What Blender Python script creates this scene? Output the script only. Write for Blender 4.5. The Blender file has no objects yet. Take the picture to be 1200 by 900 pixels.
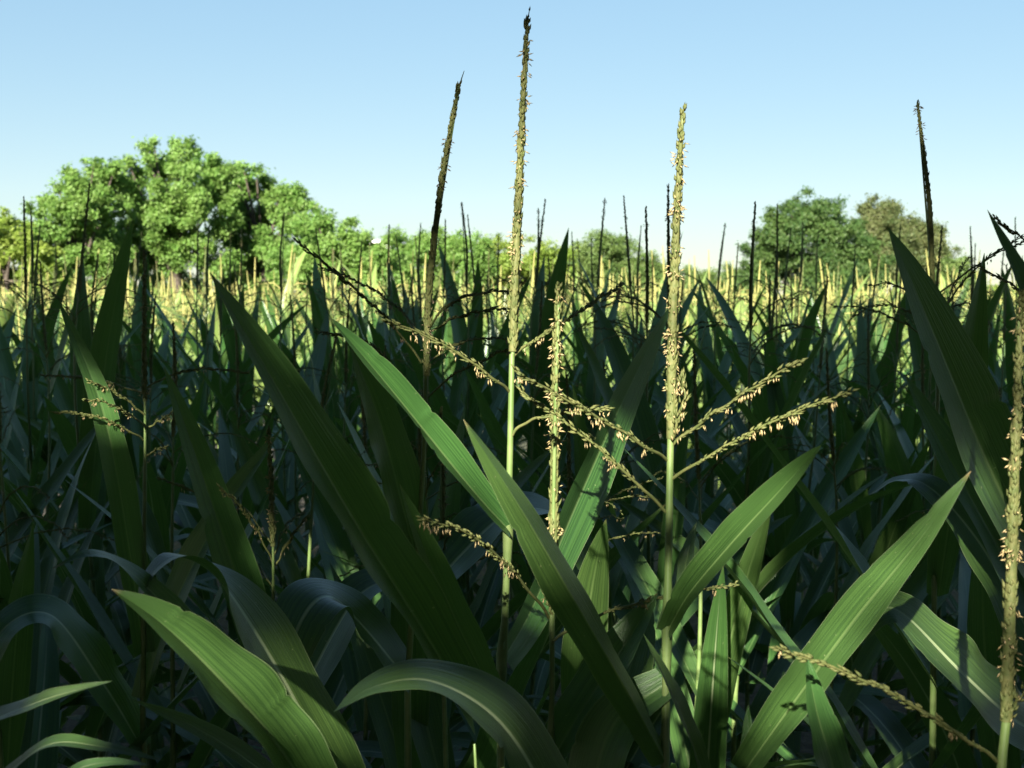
import bpy, math, random
import numpy as np
from mathutils import Vector

rng = np.random.default_rng(7)
random.seed(7)
scene = bpy.context.scene
COL = scene.collection
R = math.radians

# ------------------------------------------------------------------ camera
CAM = np.array([0.0, 0.0, 2.05])
FPX = 1500.0
PITCH = math.atan(98 / FPX)
FWD = np.array([0, math.cos(PITCH), -math.sin(PITCH)])
UPV = np.array([0, math.sin(PITCH), math.cos(PITCH)])
RGT = np.array([1.0, 0, 0])

def P(u, v, d):
    """world point seen at photo pixel (u, v) standing d metres away"""
    return CAM + d * (FWD + (u - 600) / FPX * RGT - (v - 450) / FPX * UPV)

cd = bpy.data.cameras.new("camera")
cam = bpy.data.objects.new("camera", cd)
COL.objects.link(cam)
cam.location = CAM
cam.rotation_euler = (math.pi / 2 - PITCH, 0, 0)
cd.sensor_width = 36.0
cd.lens = 36.0 * FPX / 1200.0
cd.clip_start = 0.05
cd.clip_end = 12000
cd.dof.use_dof = True
cd.dof.focus_distance = 1.5
cd.dof.aperture_fstop = 15
scene.camera = cam

# ------------------------------------------------------------------ light
SUN_AZ = R(14)       # sun stands behind the camera, this far round to the left
SUN_EL = R(26)
S = np.array([-math.sin(SUN_AZ) * math.cos(SUN_EL), -math.cos(SUN_AZ) * math.cos(SUN_EL), math.sin(SUN_EL)])
sd = bpy.data.lights.new("sun", 'SUN')
sd.energy = 5.0
sd.angle = R(0.5)
sd.color = (1.0, 0.93, 0.80)
so = bpy.data.objects.new("sun", sd)
COL.objects.link(so)
so.rotation_euler = Vector(S).to_track_quat('Z', 'Y').to_euler()

w = bpy.data.worlds.new("World")
scene.world = w
w.use_nodes = True
nt = w.node_tree
bg = nt.nodes.get("Background") or nt.nodes.new("ShaderNodeBackground")
sky = nt.nodes.new("ShaderNodeTexSky")
sky.sky_type = 'NISHITA'
sky.sun_disc = False
sky.sun_elevation = SUN_EL
sky.sun_rotation = math.atan2(S[0], S[1])
sky.altitude = 50
sky.air_density = 1.0
sky.dust_density = 0.05
sky.ozone_density = 1.6
gm = nt.nodes.new("ShaderNodeGamma"); gm.inputs[1].default_value = 0.40
nt.links.new(sky.outputs[0], gm.inputs[0])
hs_ = nt.nodes.new("ShaderNodeHueSaturation"); hs_.inputs["Hue"].default_value = 0.497; hs_.inputs["Saturation"].default_value = 1.75
nt.links.new(gm.outputs[0], hs_.inputs["Color"])
tint = nt.nodes.new("ShaderNodeMix"); tint.data_type = 'RGBA'; tint.blend_type = 'MULTIPLY'; tint.inputs[0].default_value = 1.0
tint.inputs[7].default_value = (0.955, 1.03, 1.06, 1)
nt.links.new(hs_.outputs[0], tint.inputs[6])
nt.links.new(tint.outputs[2], bg.inputs[0])
bg.inputs[1].default_value = 0.080

scene.view_settings.view_transform = 'Standard'
scene.view_settings.look = 'None'
scene.view_settings.exposure = 2.32
scene.view_settings.gamma = 1.0
scene.view_settings.use_curve_mapping = False
scene.cycles.max_bounces = 6
scene.cycles.diffuse_bounces = 3
scene.cycles.glossy_bounces = 2
scene.cycles.transmission_bounces = 4
scene.cycles.use_denoising = True

# ------------------------------------------------------------------ materials
def new_mat(name):
    m = bpy.data.materials.new(name)
    m.use_nodes = True
    for n in list(m.node_tree.nodes):
        m.node_tree.nodes.remove(n)
    return m, m.node_tree.nodes, m.node_tree.links

def math_node(N, L, op, a, b=None, clamp=False):
    n = N.new("ShaderNodeMath"); n.operation = op; n.use_clamp = clamp
    for i, x in enumerate((a, b)):
        if x is None: continue
        if hasattr(x, "is_linked"): L.new(x, n.inputs[i])
        else: n.inputs[i].default_value = x
    return n.outputs[0]

def mix_col(N, L, fac, a, b, mode='MIX'):
    n = N.new("ShaderNodeMix"); n.data_type = 'RGBA'; n.blend_type = mode
    for sock, x in ((n.inputs[0], fac), (n.inputs[6], a), (n.inputs[7], b)):
        if hasattr(x, "is_linked"): L.new(x, sock)
        elif isinstance(x, (int, float)): sock.default_value = x
        else: sock.default_value = (*x, 1)
    return n.outputs[2]

def ramp(N, L, fac, lo, hi):
    n = N.new("ShaderNodeMapRange"); n.clamp = True; n.interpolation_type = 'SMOOTHSTEP'
    L.new(fac, n.inputs[0]); n.inputs[1].default_value = lo; n.inputs[2].default_value = hi
    return n.outputs[0]

def noise(N, L, vec, scale, detail=3, rough=0.55):
    n = N.new("ShaderNodeTexNoise"); n.inputs["Scale"].default_value = scale
    n.inputs["Detail"].default_value = detail; n.inputs["Roughness"].default_value = rough
    if vec is not None: L.new(vec, n.inputs["Vector"])
    return n.outputs["Fac"]

def leaf_material(name, dark, light, trans, rib, rough=0.33, tw=0.24, fine=True, ribk=1.0):
    m, N, L = new_mat(name)
    out = N.new("ShaderNodeOutputMaterial")
    uv = N.new("ShaderNodeUVMap").outputs[0]
    sep = N.new("ShaderNodeSeparateXYZ"); L.new(uv, sep.inputs[0])
    rnd = N.new("ShaderNodeObjectInfo").outputs["Random"]
    # lengthwise veins
    mp = N.new("ShaderNodeMapping"); L.new(uv, mp.inputs[0])
    mp.inputs["Scale"].default_value = (46, 1.2, 1)
    cmb = N.new("ShaderNodeCombineXYZ"); L.new(math_node(N, L, 'MULTIPLY', rnd, 37.0), cmb.inputs[0]); L.new(math_node(N, L, 'MULTIPLY', rnd, 11.0), cmb.inputs[1])
    L.new(cmb.outputs[0], mp.inputs["Location"])
    vein = noise(N, L, mp.outputs[0], 1.0, 2, 0.5)
    geo = N.new("ShaderNodeNewGeometry")
    blot = noise(N, L, geo.outputs["Position"], 9.0, 3)
    a = math_node(N, L, 'ADD', math_node(N, L, 'MULTIPLY', ramp(N, L, vein, 0.36, 0.64), 0.70), math_node(N, L, 'MULTIPLY', blot, 0.30))
    base = mix_col(N, L, a, dark, light)
    # each leaf a little different in hue
    hs = N.new("ShaderNodeHueSaturation")
    L.new(math_node(N, L, 'ADD', math_node(N, L, 'MULTIPLY', rnd, 0.035), 0.482), hs.inputs["Hue"])
    L.new(math_node(N, L, 'ADD', math_node(N, L, 'MULTIPLY', rnd, 0.35), 0.83), hs.inputs["Value"])
    L.new(base, hs.inputs["Color"])
    base = hs.outputs[0]
    if fine:   # pale specks and nicks, dry brown tips
        mp2 = N.new("ShaderNodeMapping"); L.new(uv, mp2.inputs[0]); mp2.inputs["Scale"].default_value = (9, 60, 1)
        L.new(cmb.outputs[0], mp2.inputs["Location"])
        sp = ramp(N, L, noise(N, L, mp2.outputs[0], 1.3, 2), 0.71, 0.76)
        base = mix_col(N, L, math_node(N, L, 'MULTIPLY', sp, 0.55), base, (0.24, 0.28, 0.13))
        tip = math_node(N, L, 'MULTIPLY', ramp(N, L, sep.outputs[1], 0.965, 1.0), ramp(N, L, blot, 0.48, 0.66))
        base = mix_col(N, L, tip, base, (0.19, 0.14, 0.06))
    off = math_node(N, L, 'ABSOLUTE', math_node(N, L, 'SUBTRACT', sep.outputs[0], 0.5))
    r = math_node(N, L, 'SUBTRACT', 1.0, ramp(N, L, off, 0.012, 0.042))
    r = math_node(N, L, 'MULTIPLY', r, math_node(N, L, 'SUBTRACT', 1.0, ramp(N, L, sep.outputs[1], 0.55, 0.97)))
    base = mix_col(N, L, math_node(N, L, 'MULTIPLY', r, ribk), base, rib)
    edge = math_node(N, L, 'MULTIPLY', ramp(N, L, off, 0.482, 0.498), 0.45)
    base = mix_col(N, L, edge, base, (0.20, 0.25, 0.13))
    pb = N.new("ShaderNodeBsdfPrincipled")
    L.new(base, pb.inputs["Base Color"])
    L.new(math_node(N, L, 'ADD', math_node(N, L, 'MULTIPLY', blot, 0.22), rough - 0.1), pb.inputs["Roughness"])
    pb.inputs["Specular IOR Level"].default_value = 0.5
    bp = N.new("ShaderNodeBump"); bp.inputs["Strength"].default_value = 0.5; bp.inputs["Distance"].default_value = 0.0016
    L.new(vein, bp.inputs["Height"]); L.new(bp.outputs[0], pb.inputs["Normal"])
    tr = N.new("ShaderNodeBsdfTranslucent")
    L.new(mix_col(N, L, 0.75, base, trans), tr.inputs[0])
    mx = N.new("ShaderNodeMixShader"); mx.inputs[0].default_value = tw
    L.new(pb.outputs[0], mx.inputs[1]); L.new(tr.outputs[0], mx.inputs[2])
    L.new(mx.outputs[0], out.inputs[0])
    return m

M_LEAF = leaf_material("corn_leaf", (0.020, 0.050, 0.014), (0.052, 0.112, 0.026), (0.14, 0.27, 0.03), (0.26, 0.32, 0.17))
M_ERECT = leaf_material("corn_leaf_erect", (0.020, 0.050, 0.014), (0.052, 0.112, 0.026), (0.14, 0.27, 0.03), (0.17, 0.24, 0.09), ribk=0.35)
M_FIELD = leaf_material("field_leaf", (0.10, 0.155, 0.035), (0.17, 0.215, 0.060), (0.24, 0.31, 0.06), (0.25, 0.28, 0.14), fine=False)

def plain(name, c1, c2, scale, rough=0.6, trans=0.0, spec=0.3, objvar=0.0):
    m, N, L = new_mat(name)
    out = N.new("ShaderNodeOutputMaterial")
    tc = N.new("ShaderNodeTexCoord")
    f = noise(N, L, tc.outputs["Object"], scale, 4)
    col = mix_col(N, L, ramp(N, L, f, 0.3, 0.7), c1, c2)
    if objvar:
        rnd = N.new("ShaderNodeObjectInfo").outputs["Random"]
        hs = N.new("ShaderNodeHueSaturation"); L.new(col, hs.inputs["Color"])
        L.new(math_node(N, L, 'ADD', math_node(N, L, 'MULTIPLY', rnd, objvar), 1 - objvar / 2), hs.inputs["Value"])
        col = hs.outputs[0]
    pb = N.new("ShaderNodeBsdfPrincipled"); L.new(col, pb.inputs["Base Color"])
    pb.inputs["Roughness"].default_value = rough; pb.inputs["Specular IOR Level"].default_value = spec
    if trans:
        tr = N.new("ShaderNodeBsdfTranslucent"); L.new(col, tr.inputs[0])
        mx = N.new("ShaderNodeMixShader"); mx.inputs[0].default_value = trans
        L.new(pb.outputs[0], mx.inputs[1]); L.new(tr.outputs[0], mx.inputs[2]); L.new(mx.outputs[0], out.inputs[0])
    else:
        L.new(pb.outputs[0], out.inputs[0])
    return m

M_STALK = plain("corn_stalk", (0.075, 0.125, 0.032), (0.13, 0.18, 0.06), 25, 0.45, 0.0, 0.4, 0.2)
M_SPK = plain("tassel_spikelet", (0.105, 0.135, 0.042), (0.185, 0.19, 0.070), 160, 0.6, 0.42, 0.25, 0.25)
M_ANT = plain("tassel_anther", (0.38, 0.30, 0.13), (0.48, 0.38, 0.21), 200, 0.6, 0.25, 0.2)
M_ANTD = plain("dark_anther", (0.20, 0.16, 0.10), (0.30, 0.23, 0.15), 200, 0.7, 0.3, 0.2)  # darker brown anther colour
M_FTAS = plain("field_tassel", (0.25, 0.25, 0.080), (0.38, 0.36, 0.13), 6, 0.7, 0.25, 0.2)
M_BARK = plain("bark", (0.035, 0.028, 0.022), (0.08, 0.066, 0.052), 9, 0.9, 0, 0.2)

def crown_material(name, c1, c2, c3):
    m, N, L = new_mat(name)
    out = N.new("ShaderNodeOutputMaterial")
    tc = N.new("ShaderNodeTexCoord")
    f = noise(N, L, tc.outputs["Object"], 0.55, 3)
    g = noise(N, L, tc.outputs["Object"], 5.0, 2)
    col = mix_col(N, L, ramp(N, L, f, 0.35, 0.65), c1, c2)
    col = mix_col(N, L, math_node(N, L, 'MULTIPLY', ramp(N, L, g, 0.42, 0.66), 0.7), col, c3)
    pb = N.new("ShaderNodeBsdfPrincipled"); L.new(col, pb.inputs["Base Color"])
    pb.inputs["Roughness"].default_value = 0.5; pb.inputs["Specular IOR Level"].default_value = 0.35
    tr = N.new("ShaderNodeBsdfTranslucent"); L.new(col, tr.inputs[0])
    mx = N.new("ShaderNodeMixShader"); mx.inputs[0].default_value = 0.55
    L.new(pb.outputs[0], mx.inputs[1]); L.new(tr.outputs[0], mx.inputs[2]); L.new(mx.outputs[0], out.inputs[0])
    return m

M_CR_LIME = crown_material("lime_foliage", (0.125, 0.255, 0.048), (0.165, 0.285, 0.060), (0.210, 0.305, 0.085))
M_CR_YEL = crown_material("yellow_foliage", (0.168, 0.272, 0.039), (0.207, 0.285, 0.045), (0.246, 0.298, 0.065))
M_CR_MID = crown_material("mid_foliage", (0.095, 0.175, 0.042), (0.130, 0.200, 0.052), (0.165, 0.215, 0.070))
M_CR_DARK = crown_material("dark_foliage", (0.050, 0.115, 0.030), (0.080, 0.150, 0.036), (0.120, 0.175, 0.050))
M_CR_TAN = crown_material("tan_foliage", (0.085, 0.135, 0.042), (0.125, 0.155, 0.055), (0.165, 0.165, 0.070))

# ------------------------------------------------------------------ mesh helpers
class MB:
    """collects vertices, faces, UVs and material indices for ONE mesh object"""
    def __init__(self):
        self.v = []; self.uv = []; self.q = []; self.t = []; self.qm = []; self.tm = []; self.n = 0
    def add(self, v, q=None, t=None, uv=None, mat=0):
        v = np.asarray(v, float).reshape(-1, 3)
        self.v.append(v)
        self.uv.append(np.zeros((len(v), 2)) if uv is None else np.asarray(uv, float))
        if q is not None and len(q):
            q = np.asarray(q, int); self.q.append(q + self.n); self.qm.append(np.full(len(q), mat))
        if t is not None and len(t):
            t = np.asarray(t, int); self.t.append(t + self.n); self.tm.append(np.full(len(t), mat))
        self.n += len(v)
    def mesh(self, name, mats, smooth=True):
        me = bpy.data.meshes.new(name)
        V = np.concatenate(self.v); UV = np.concatenate(self.uv)
        q = np.concatenate(self.q) if self.q else np.zeros((0, 4), int)
        t = np.concatenate(self.t) if self.t else np.zeros((0, 3), int)
        mi = np.concatenate(self.qm + self.tm) if (self.qm or self.tm) else np.zeros(0, int)
        loops = np.concatenate([q.ravel(), t.ravel()])
        starts = np.concatenate([np.arange(len(q)) * 4, len(q) * 4 + np.arange(len(t)) * 3])
        me.vertices.add(len(V)); me.vertices.foreach_set("co", V.ravel())
        me.loops.add(len(loops)); me.loops.foreach_set("vertex_index", loops)
        me.polygons.add(len(starts)); me.polygons.foreach_set("loop_start", starts)
        for m in mats: me.materials.append(m)
        me.polygons.foreach_set("material_index", mi)
        me.polygons.foreach_set("use_smooth", np.full(len(starts), smooth))
        ul = me.uv_layers.new(name="UVMap")
        ul.data.foreach_set("uv", UV[loops].ravel())
        me.update(); me.validate()
        return me

def obj(name, me, parent=None, loc=None):
    o = bpy.data.objects.new(name, me)
    COL.objects.link(o)
    if parent is not None: o.parent = parent
    if loc is not None: o.location = loc
    return o

def thing(name, label, cat, loc=(0, 0, 0), group=None, kind=None):
    o = bpy.data.objects.new(name, None)
    o.empty_display_size = 0.1
    COL.objects.link(o)
    o.location = loc
    o["label"] = label; o["category"] = cat
    if group: o["group"] = group
    if kind: o["kind"] = kind
    return o

def spline(pts, n):
    """Catmull-Rom through pts, n+1 samples evenly spaced"""
    p = np.asarray(pts, float)
    p = np.vstack([2 * p[0] - p[1], p, 2 * p[-1] - p[-2]])
    out = []
    for i in range(1, len(p) - 2):
        t = np.linspace(0, 1, 24, endpoint=False)[:, None]
        a, b, c, d = p[i - 1], p[i], p[i + 1], p[i + 2]
        out.append(0.5 * (2 * b + (c - a) * t + (2 * a - 5 * b + 4 * c - d) * t ** 2 + (3 * b - a - 3 * c + d) * t ** 3))
    out.append(p[-2][None])
    q = np.vstack(out)
    s = np.concatenate([[0], np.cumsum(np.linalg.norm(np.diff(q, axis=0), axis=1))])
    u = np.linspace(0, s[-1], n + 1)
    return np.stack([np.interp(u, s, q[:, k]) for k in range(3)], 1), s[-1]

def norm(a):
    return a / np.maximum(np.linalg.norm(a, axis=-1, keepdims=True), 1e-9)

def tangents(c):
    return norm(np.gradient(c, axis=0))

def tube(mb, c, r, ns=8, mat=0, cap=True):
    c = np.asarray(c, float); n = len(c)
    r = np.broadcast_to(np.asarray(r, float), (n,))
    T = tangents(c)
    ref = np.where(np.abs(T[:, 2:3]) > 0.9, np.array([[0, 1.0, 0]]), np.array([[0, 0, 1.0]]))
    ref = np.broadcast_to(ref[0], T.shape) if np.all(np.abs(T @ ref[0]) < 0.98) else ref
    A = norm(np.cross(T, ref)); B = np.cross(T, A)
    th = np.linspace(0, 2 * np.pi, ns, endpoint=False)
    v = c[:, None] + r[:, None, None] * (np.cos(th)[None, :, None] * A[:, None] + np.sin(th)[None, :, None] * B[:, None])
    i = np.arange(n - 1)[:, None] * ns; j = np.arange(ns)[None]
    q = np.stack([i + j, i + (j + 1) % ns, i + ns + (j + 1) % ns, i + ns + j], -1).reshape(-1, 4)
    uv = np.stack(np.broadcast_arrays(th[None] / 6.283, np.linspace(0, 1, n)[:, None]), -1).reshape(-1, 2)
    mb.add(v.reshape(-1, 3), q=q, uv=uv, mat=mat)

def spindles(mb, p, d, L, W, ns=4, mat=0, belly=0.4, flat=1.0):
    """small grain shapes: base point p, direction d, length L, width W (arrays)"""
    n = len(p)
    if n == 0: return
    d = norm(d)
    L = np.broadcast_to(np.asarray(L, float), (n,))[:, None]; W = np.broadcast_to(np.asarray(W, float), (n,))[:, None]
    ref = np.where(np.abs(d[:, 2:3]) > 0.9, np.array([[1.0, 0, 0]]), np.array([[0, 0, 1.0]]))
    A = norm(np.cross(d, ref)); B = np.cross(d, A) * flat
    vs = [p]
    for k in range(ns):
        a = 2 * np.pi * k / ns
        vs.append(p + d * L * belly + W / 2 * (math.cos(a) * A + math.sin(a) * B))
    vs.append(p + d * L)
    V = np.stack(vs, 1)
    m = ns + 2
    tl = []
    for k in range(ns):
        tl.append((0, 1 + (k + 1) % ns, 1 + k)); tl.append((ns + 1, 1 + k, 1 + (k + 1) % ns))
    t = (np.arange(n)[:, None, None] * m + np.array(tl)[None]).reshape(-1, 3)
    mb.add(V.reshape(-1, 3), t=t, mat=mat)

def leaf_into(mb, pts, wmax, face, nseg=18, nac=6, fold=0.35, ruff=0.10, base=0.55, peak=0.38, mat=0, seed=0, twist=0.0, curl=0.0, tip=0.9):
    """one corn blade along pts; face = direction its upper side looks (one vector or one per control point)"""
    rg = np.random.default_rng(seed)
    c, ln = spline(pts, nseg)
    t = np.linspace(0, 1, nseg + 1)
    face = np.asarray(face, float)
    if face.ndim == 2:
        tt = np.linspace(0, 1, len(face))
        face = np.stack([np.interp(t, tt, face[:, k]) for k in range(3)], 1)
    else:
        face = np.broadcast_to(face, c.shape)
    T = tangents(c)
    Nn = norm(face - np.sum(face * T, 1, keepdims=True) * T)
    Bn = np.cross(T, Nn)
    if twist:
        a = (twist * t ** 1.5)[:, None]
        Nn, Bn = Nn * np.cos(a) + Bn * np.sin(a), Bn * np.cos(a) - Nn * np.sin(a)
    rise = base + (1 - base) * np.sin(np.clip(t / peak, 0, 1) * np.pi / 2)
    fall = np.where(t > peak, np.clip(1 - ((t - peak) / (1 - peak)) ** 2.0, 0, 1) ** tip, 1.0)
    wd = wmax * rise * fall
    wd[-1] = max(wd[-1], wmax * 0.012)
    nick = np.ones((2, nseg + 1))
    if nseg > 60:
        for _ in range(int(rg.integers(1, 5))):
            z = rg.uniform(.08, .93); nick[int(rg.integers(0, 2))] *= 1 - rg.uniform(.04, .20) * np.exp(-((t - z) / rg.uniform(.004, .014)) ** 2)
    s = np.linspace(-1, 1, nac + 1)
    if nac >= 8: s[nac // 2 - 1] = -.06; s[nac // 2 + 1] = .06
    ph = rg.uniform(0, 6.28, 4); fr = rg.uniform(2.2, 4.2, 2)
    hw = wd / 2
    fl = fold * (1 - 0.3 * t) + 0.04 * np.sin(t * 7 + ph[3])
    side = np.sign(s)
    up = np.abs(s)[None] * np.sin(fl)[:, None] - curl * (s ** 2)[None]
    rf = ruff * (np.abs(s) ** 2.2)[None] * np.where(side[None] > 0, np.sin(fr[0] * t * 6.28 + ph[0])[:, None], np.sin(fr[1] * t * 6.28 + ph[1])[:, None]) * np.sin(np.pi * np.clip(t * 1.05, 0, 1))[:, None]
    ed = np.where(side[None] > 0, nick[0][:, None], nick[1][:, None]) if nseg > 60 else np.ones((nseg + 1, nac + 1))
    v = c[:, None] + Bn[:, None] * ((s[None] * ed)[:, :, None] * (hw * np.cos(fl))[:, None, None]) + Nn[:, None] * ((up + rf) * hw[:, None])[..., None]
    v = v + Bn[:, None] * (0.05 * wmax * np.sin(t * 4.5 + ph[2]) * t)[:, None, None]
    uv = np.stack(np.broadcast_arrays(s[None] * 0.5 + 0.5, t[:, None]), -1).reshape(-1, 2)
    i = np.arange(nseg)[:, None] * (nac + 1); j = np.arange(nac)[None]
    q = np.stack([i + j, i + j + 1, i + nac + 2 + j, i + nac + 1 + j], -1).reshape(-1, 4)
    mb.add(v.reshape(-1, 3), q=q, uv=uv, mat=mat)
    return ln

def leaf_mesh(name, *a, mat=None, **k):
    mb = MB(); leaf_into(mb, *a, **k)
    return mb.mesh(name, [mat or M_LEAF])

# ---- tassel pieces
def spike_into(mb, pts, r, seed, dens=1.0, anth=1.0, m_spk=0, m_ant=1, bare=0.05, al=0.0068):
    """dense ear of grains round an upright axis (pts from the bottom to the tip)"""
    rg = np.random.default_rng(seed)
    c, ln = spline(pts, 60)
    t = np.linspace(0, 1, 61)
    tube(mb, c, r * 0.55 * (1 - 0.75 * t ** 2) + 0.0004, 6, m_spk)
    n = int(ln / 0.0058 * 5.5 * dens)
    tt = np.clip((np.arange(n) + rg.uniform(0, 1, n)) / n, 0, 1)
    T = tangents(c)
    idx = np.minimum((tt * 60).astype(int), 60)
    p = np.stack([np.interp(tt, t, c[:, k]) for k in range(3)], 1); tg = T[idx]
    ref = np.array([0, 1.0, 0.02]); A = norm(np.cross(tg, ref)); B = np.cross(tg, A)
    a = rg.uniform(0, 6.28, n)
    rad = np.cos(a)[:, None] * A + np.sin(a)[:, None] * B
    rr = r * (1 - 0.62 * tt ** 2.2) * (0.75 + 0.25 * np.sin(tt * 40 + rg.uniform(0, 6)) ** 2)
    p0 = p + rad * (rr * 0.45)[:, None]
    d = tg + rad * rg.uniform(0.15, 0.42, n)[:, None]
    spindles(mb, p0, d, rg.uniform(0.0075, 0.0115, n) * (1 - .25 * tt), rg.uniform(0.0026, 0.0038, n), 4, m_spk)
    # dangling and stuck-out anthers in loose bunches
    k = int(n * 0.62 * anth)
    if k:
        ctr = rg.uniform(bare, 0.97, max(4, k // 9))
        ta = np.clip(rg.choice(ctr, k) + rg.normal(0, 0.012, k), 0, 1)
        p = np.stack([np.interp(ta, t, c[:, q]) for q in range(3)], 1); tg = T[np.minimum((ta * 60).astype(int), 60)]
        A = norm(np.cross(tg, ref)); B = np.cross(tg, A)
        a = rg.uniform(0, 6.28, k); rad = np.cos(a)[:, None] * A + np.sin(a)[:, None] * B
        p0 = p + rad * (r * (0.75 - 0.35 * ta) * rg.uniform(.7, 1.15, k))[:, None]
        d = rad * rg.uniform(.2, 1.1, k)[:, None] + rg.normal(0, .35, (k, 3)) + np.array([0, 0, -0.35])
        spindles(mb, p0, d, rg.uniform(al * .75, al * 1.15, k), rg.uniform(0.0012, 0.0019, k), 3, m_ant, 0.5)

def branch_into(mb, pts, seed, dens=1.0, anth=1.0, r=0.0032, m_spk=0, m_ant=1, bare=0.16, stem_r=0.0011, al=0.0064):
    """side branch: thin axis, overlapping grains along it, anthers hanging below"""
    rg = np.random.default_rng(seed)
    c, ln = spline(pts, 44)
    t = np.linspace(0, 1, 45)
    c = c + np.stack([np.sin(t * 21 + seed), np.cos(t * 17 + seed), np.sin(t * 25)], 1) * 0.0008
    tube(mb, c, stem_r * (1.5 - 0.9 * t), 6, m_spk)
    T = tangents(c)
    n = int(ln * (1 - bare) / 0.0042 * 2 * dens)
    tt = bare + (1 - bare) * (np.arange(n) + rg.uniform(0, 1, n)) / n
    p = np.stack([np.interp(tt, t, c[:, k]) for k in range(3)], 1); tg = T[np.minimum((tt * 44).astype(int), 44)]
    A = norm(np.cross(tg, np.array([0.05, 0, 1.0]))); B = np.cross(tg, A)
    a = rg.uniform(0, 6.28, n); rad = np.cos(a)[:, None] * A + np.sin(a)[:, None] * B
    d = tg + rad * rg.uniform(.1, .38, n)[:, None]
    grow = np.clip((tt - bare) / 0.12, 0.45, 1)
    spindles(mb, p + rad * (r * .35), d, rg.uniform(.0072, .0098, n) * grow, rg.uniform(.0021, .0030, n) * grow, 4, m_spk)
    k = int(n * 0.50 * anth)
    if k:
        ctr = rg.uniform(bare + .03, 1.0, max(4, k // 4))
        ta = np.clip(rg.choice(ctr, k) + rg.normal(0, .006, k), 0, 1)
        p = np.stack([np.interp(ta, t, c[:, q]) for q in range(3)], 1)
        off = rg.normal(0, r * .5, (k, 3)); off[:, 2] = -np.abs(off[:, 2]) - r * .4
        d = np.stack([rg.normal(0, .22, k), rg.normal(0, .22, k), -np.ones(k)], 1)
        spindles(mb, p + off, d, rg.uniform(al * .7, al * 1.2, k), rg.uniform(.0012, .0019, k), 3, m_ant, .5)

SPK_M = [M_SPK, M_ANT]
SPK_D = [M_SPK, M_ANTD]

def part_spike(parent, pts, r, seed, mats=SPK_M, **k):
    mb = MB(); spike_into(mb, pts, r, seed, **k)
    return obj("spike", mb.mesh("spike", mats), parent)

def part_branch(parent, pts, seed, mats=SPK_M, **k):
    mb = MB(); branch_into(mb, pts, seed, **k)
    return obj("branch", mb.mesh("branch", mats), parent)

def stalk_mesh(pts, r0, r1, nodes=()):
    c, ln = spline(pts, 46)
    t = np.linspace(0, 1, 47)
    r = r0 + (r1 - r0) * t
    for z in nodes:
        r = r + 0.0022 * np.exp(-((c[:, 2] - z) / 0.012) ** 2)
    mb = MB(); tube(mb, c, r, 10)
    return mb.mesh("stalk", [M_STALK])

# ------------------------------------------------------------------ ground
def ground():
    m, N, L = new_mat("field_soil")
    out = N.new("ShaderNodeOutputMaterial"); tc = N.new("ShaderNodeTexCoord")
    f = noise(N, L, tc.outputs["Object"], 0.05, 4); g = noise(N, L, tc.outputs["Object"], 7, 6)
    col = mix_col(N, L, g, (0.020, 0.016, 0.012), (0.045, 0.036, 0.026))
    col = mix_col(N, L, math_node(N, L, 'MULTIPLY', ramp(N, L, f, .45, .6), .6), col, (0.06, 0.085, 0.025))
    pb = N.new("ShaderNodeBsdfPrincipled"); L.new(col, pb.inputs["Base Color"]); pb.inputs["Roughness"].default_value = .95
    bp = N.new("ShaderNodeBump"); bp.inputs["Distance"].default_value = .05; L.new(g, bp.inputs["Height"]); L.new(bp.outputs[0], pb.inputs["Normal"])
    L.new(pb.outputs[0], out.inputs[0])
    mb = MB()
    xs = np.array([-5000, -600, -120, -40, -12, 0, 12, 40, 120, 600, 5000.])
    ys = np.array([-5000, -600, -120, -40, -12, 0, 12, 40, 120, 600, 5000.])
    X, Y = np.meshgrid(xs, ys)
    n = len(xs)
    i = np.arange(n - 1)[:, None] * n; j = np.arange(n - 1)[None]
    q = np.stack([i + j, i + j + 1, i + n + j + 1, i + n + j], -1).reshape(-1, 4)
    mb.add(np.stack([X, Y, X * 0], -1).reshape(-1, 3), q=q)
    o = obj("ground", mb.mesh("ground", [m]))
    o["kind"] = "structure"; o["label"] = "bare brown soil of the corn field"
ground()

# ------------------------------------------------------------------ front plants, each built by hand
UPF = np.array([0, -0.35, 1.0])

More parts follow.
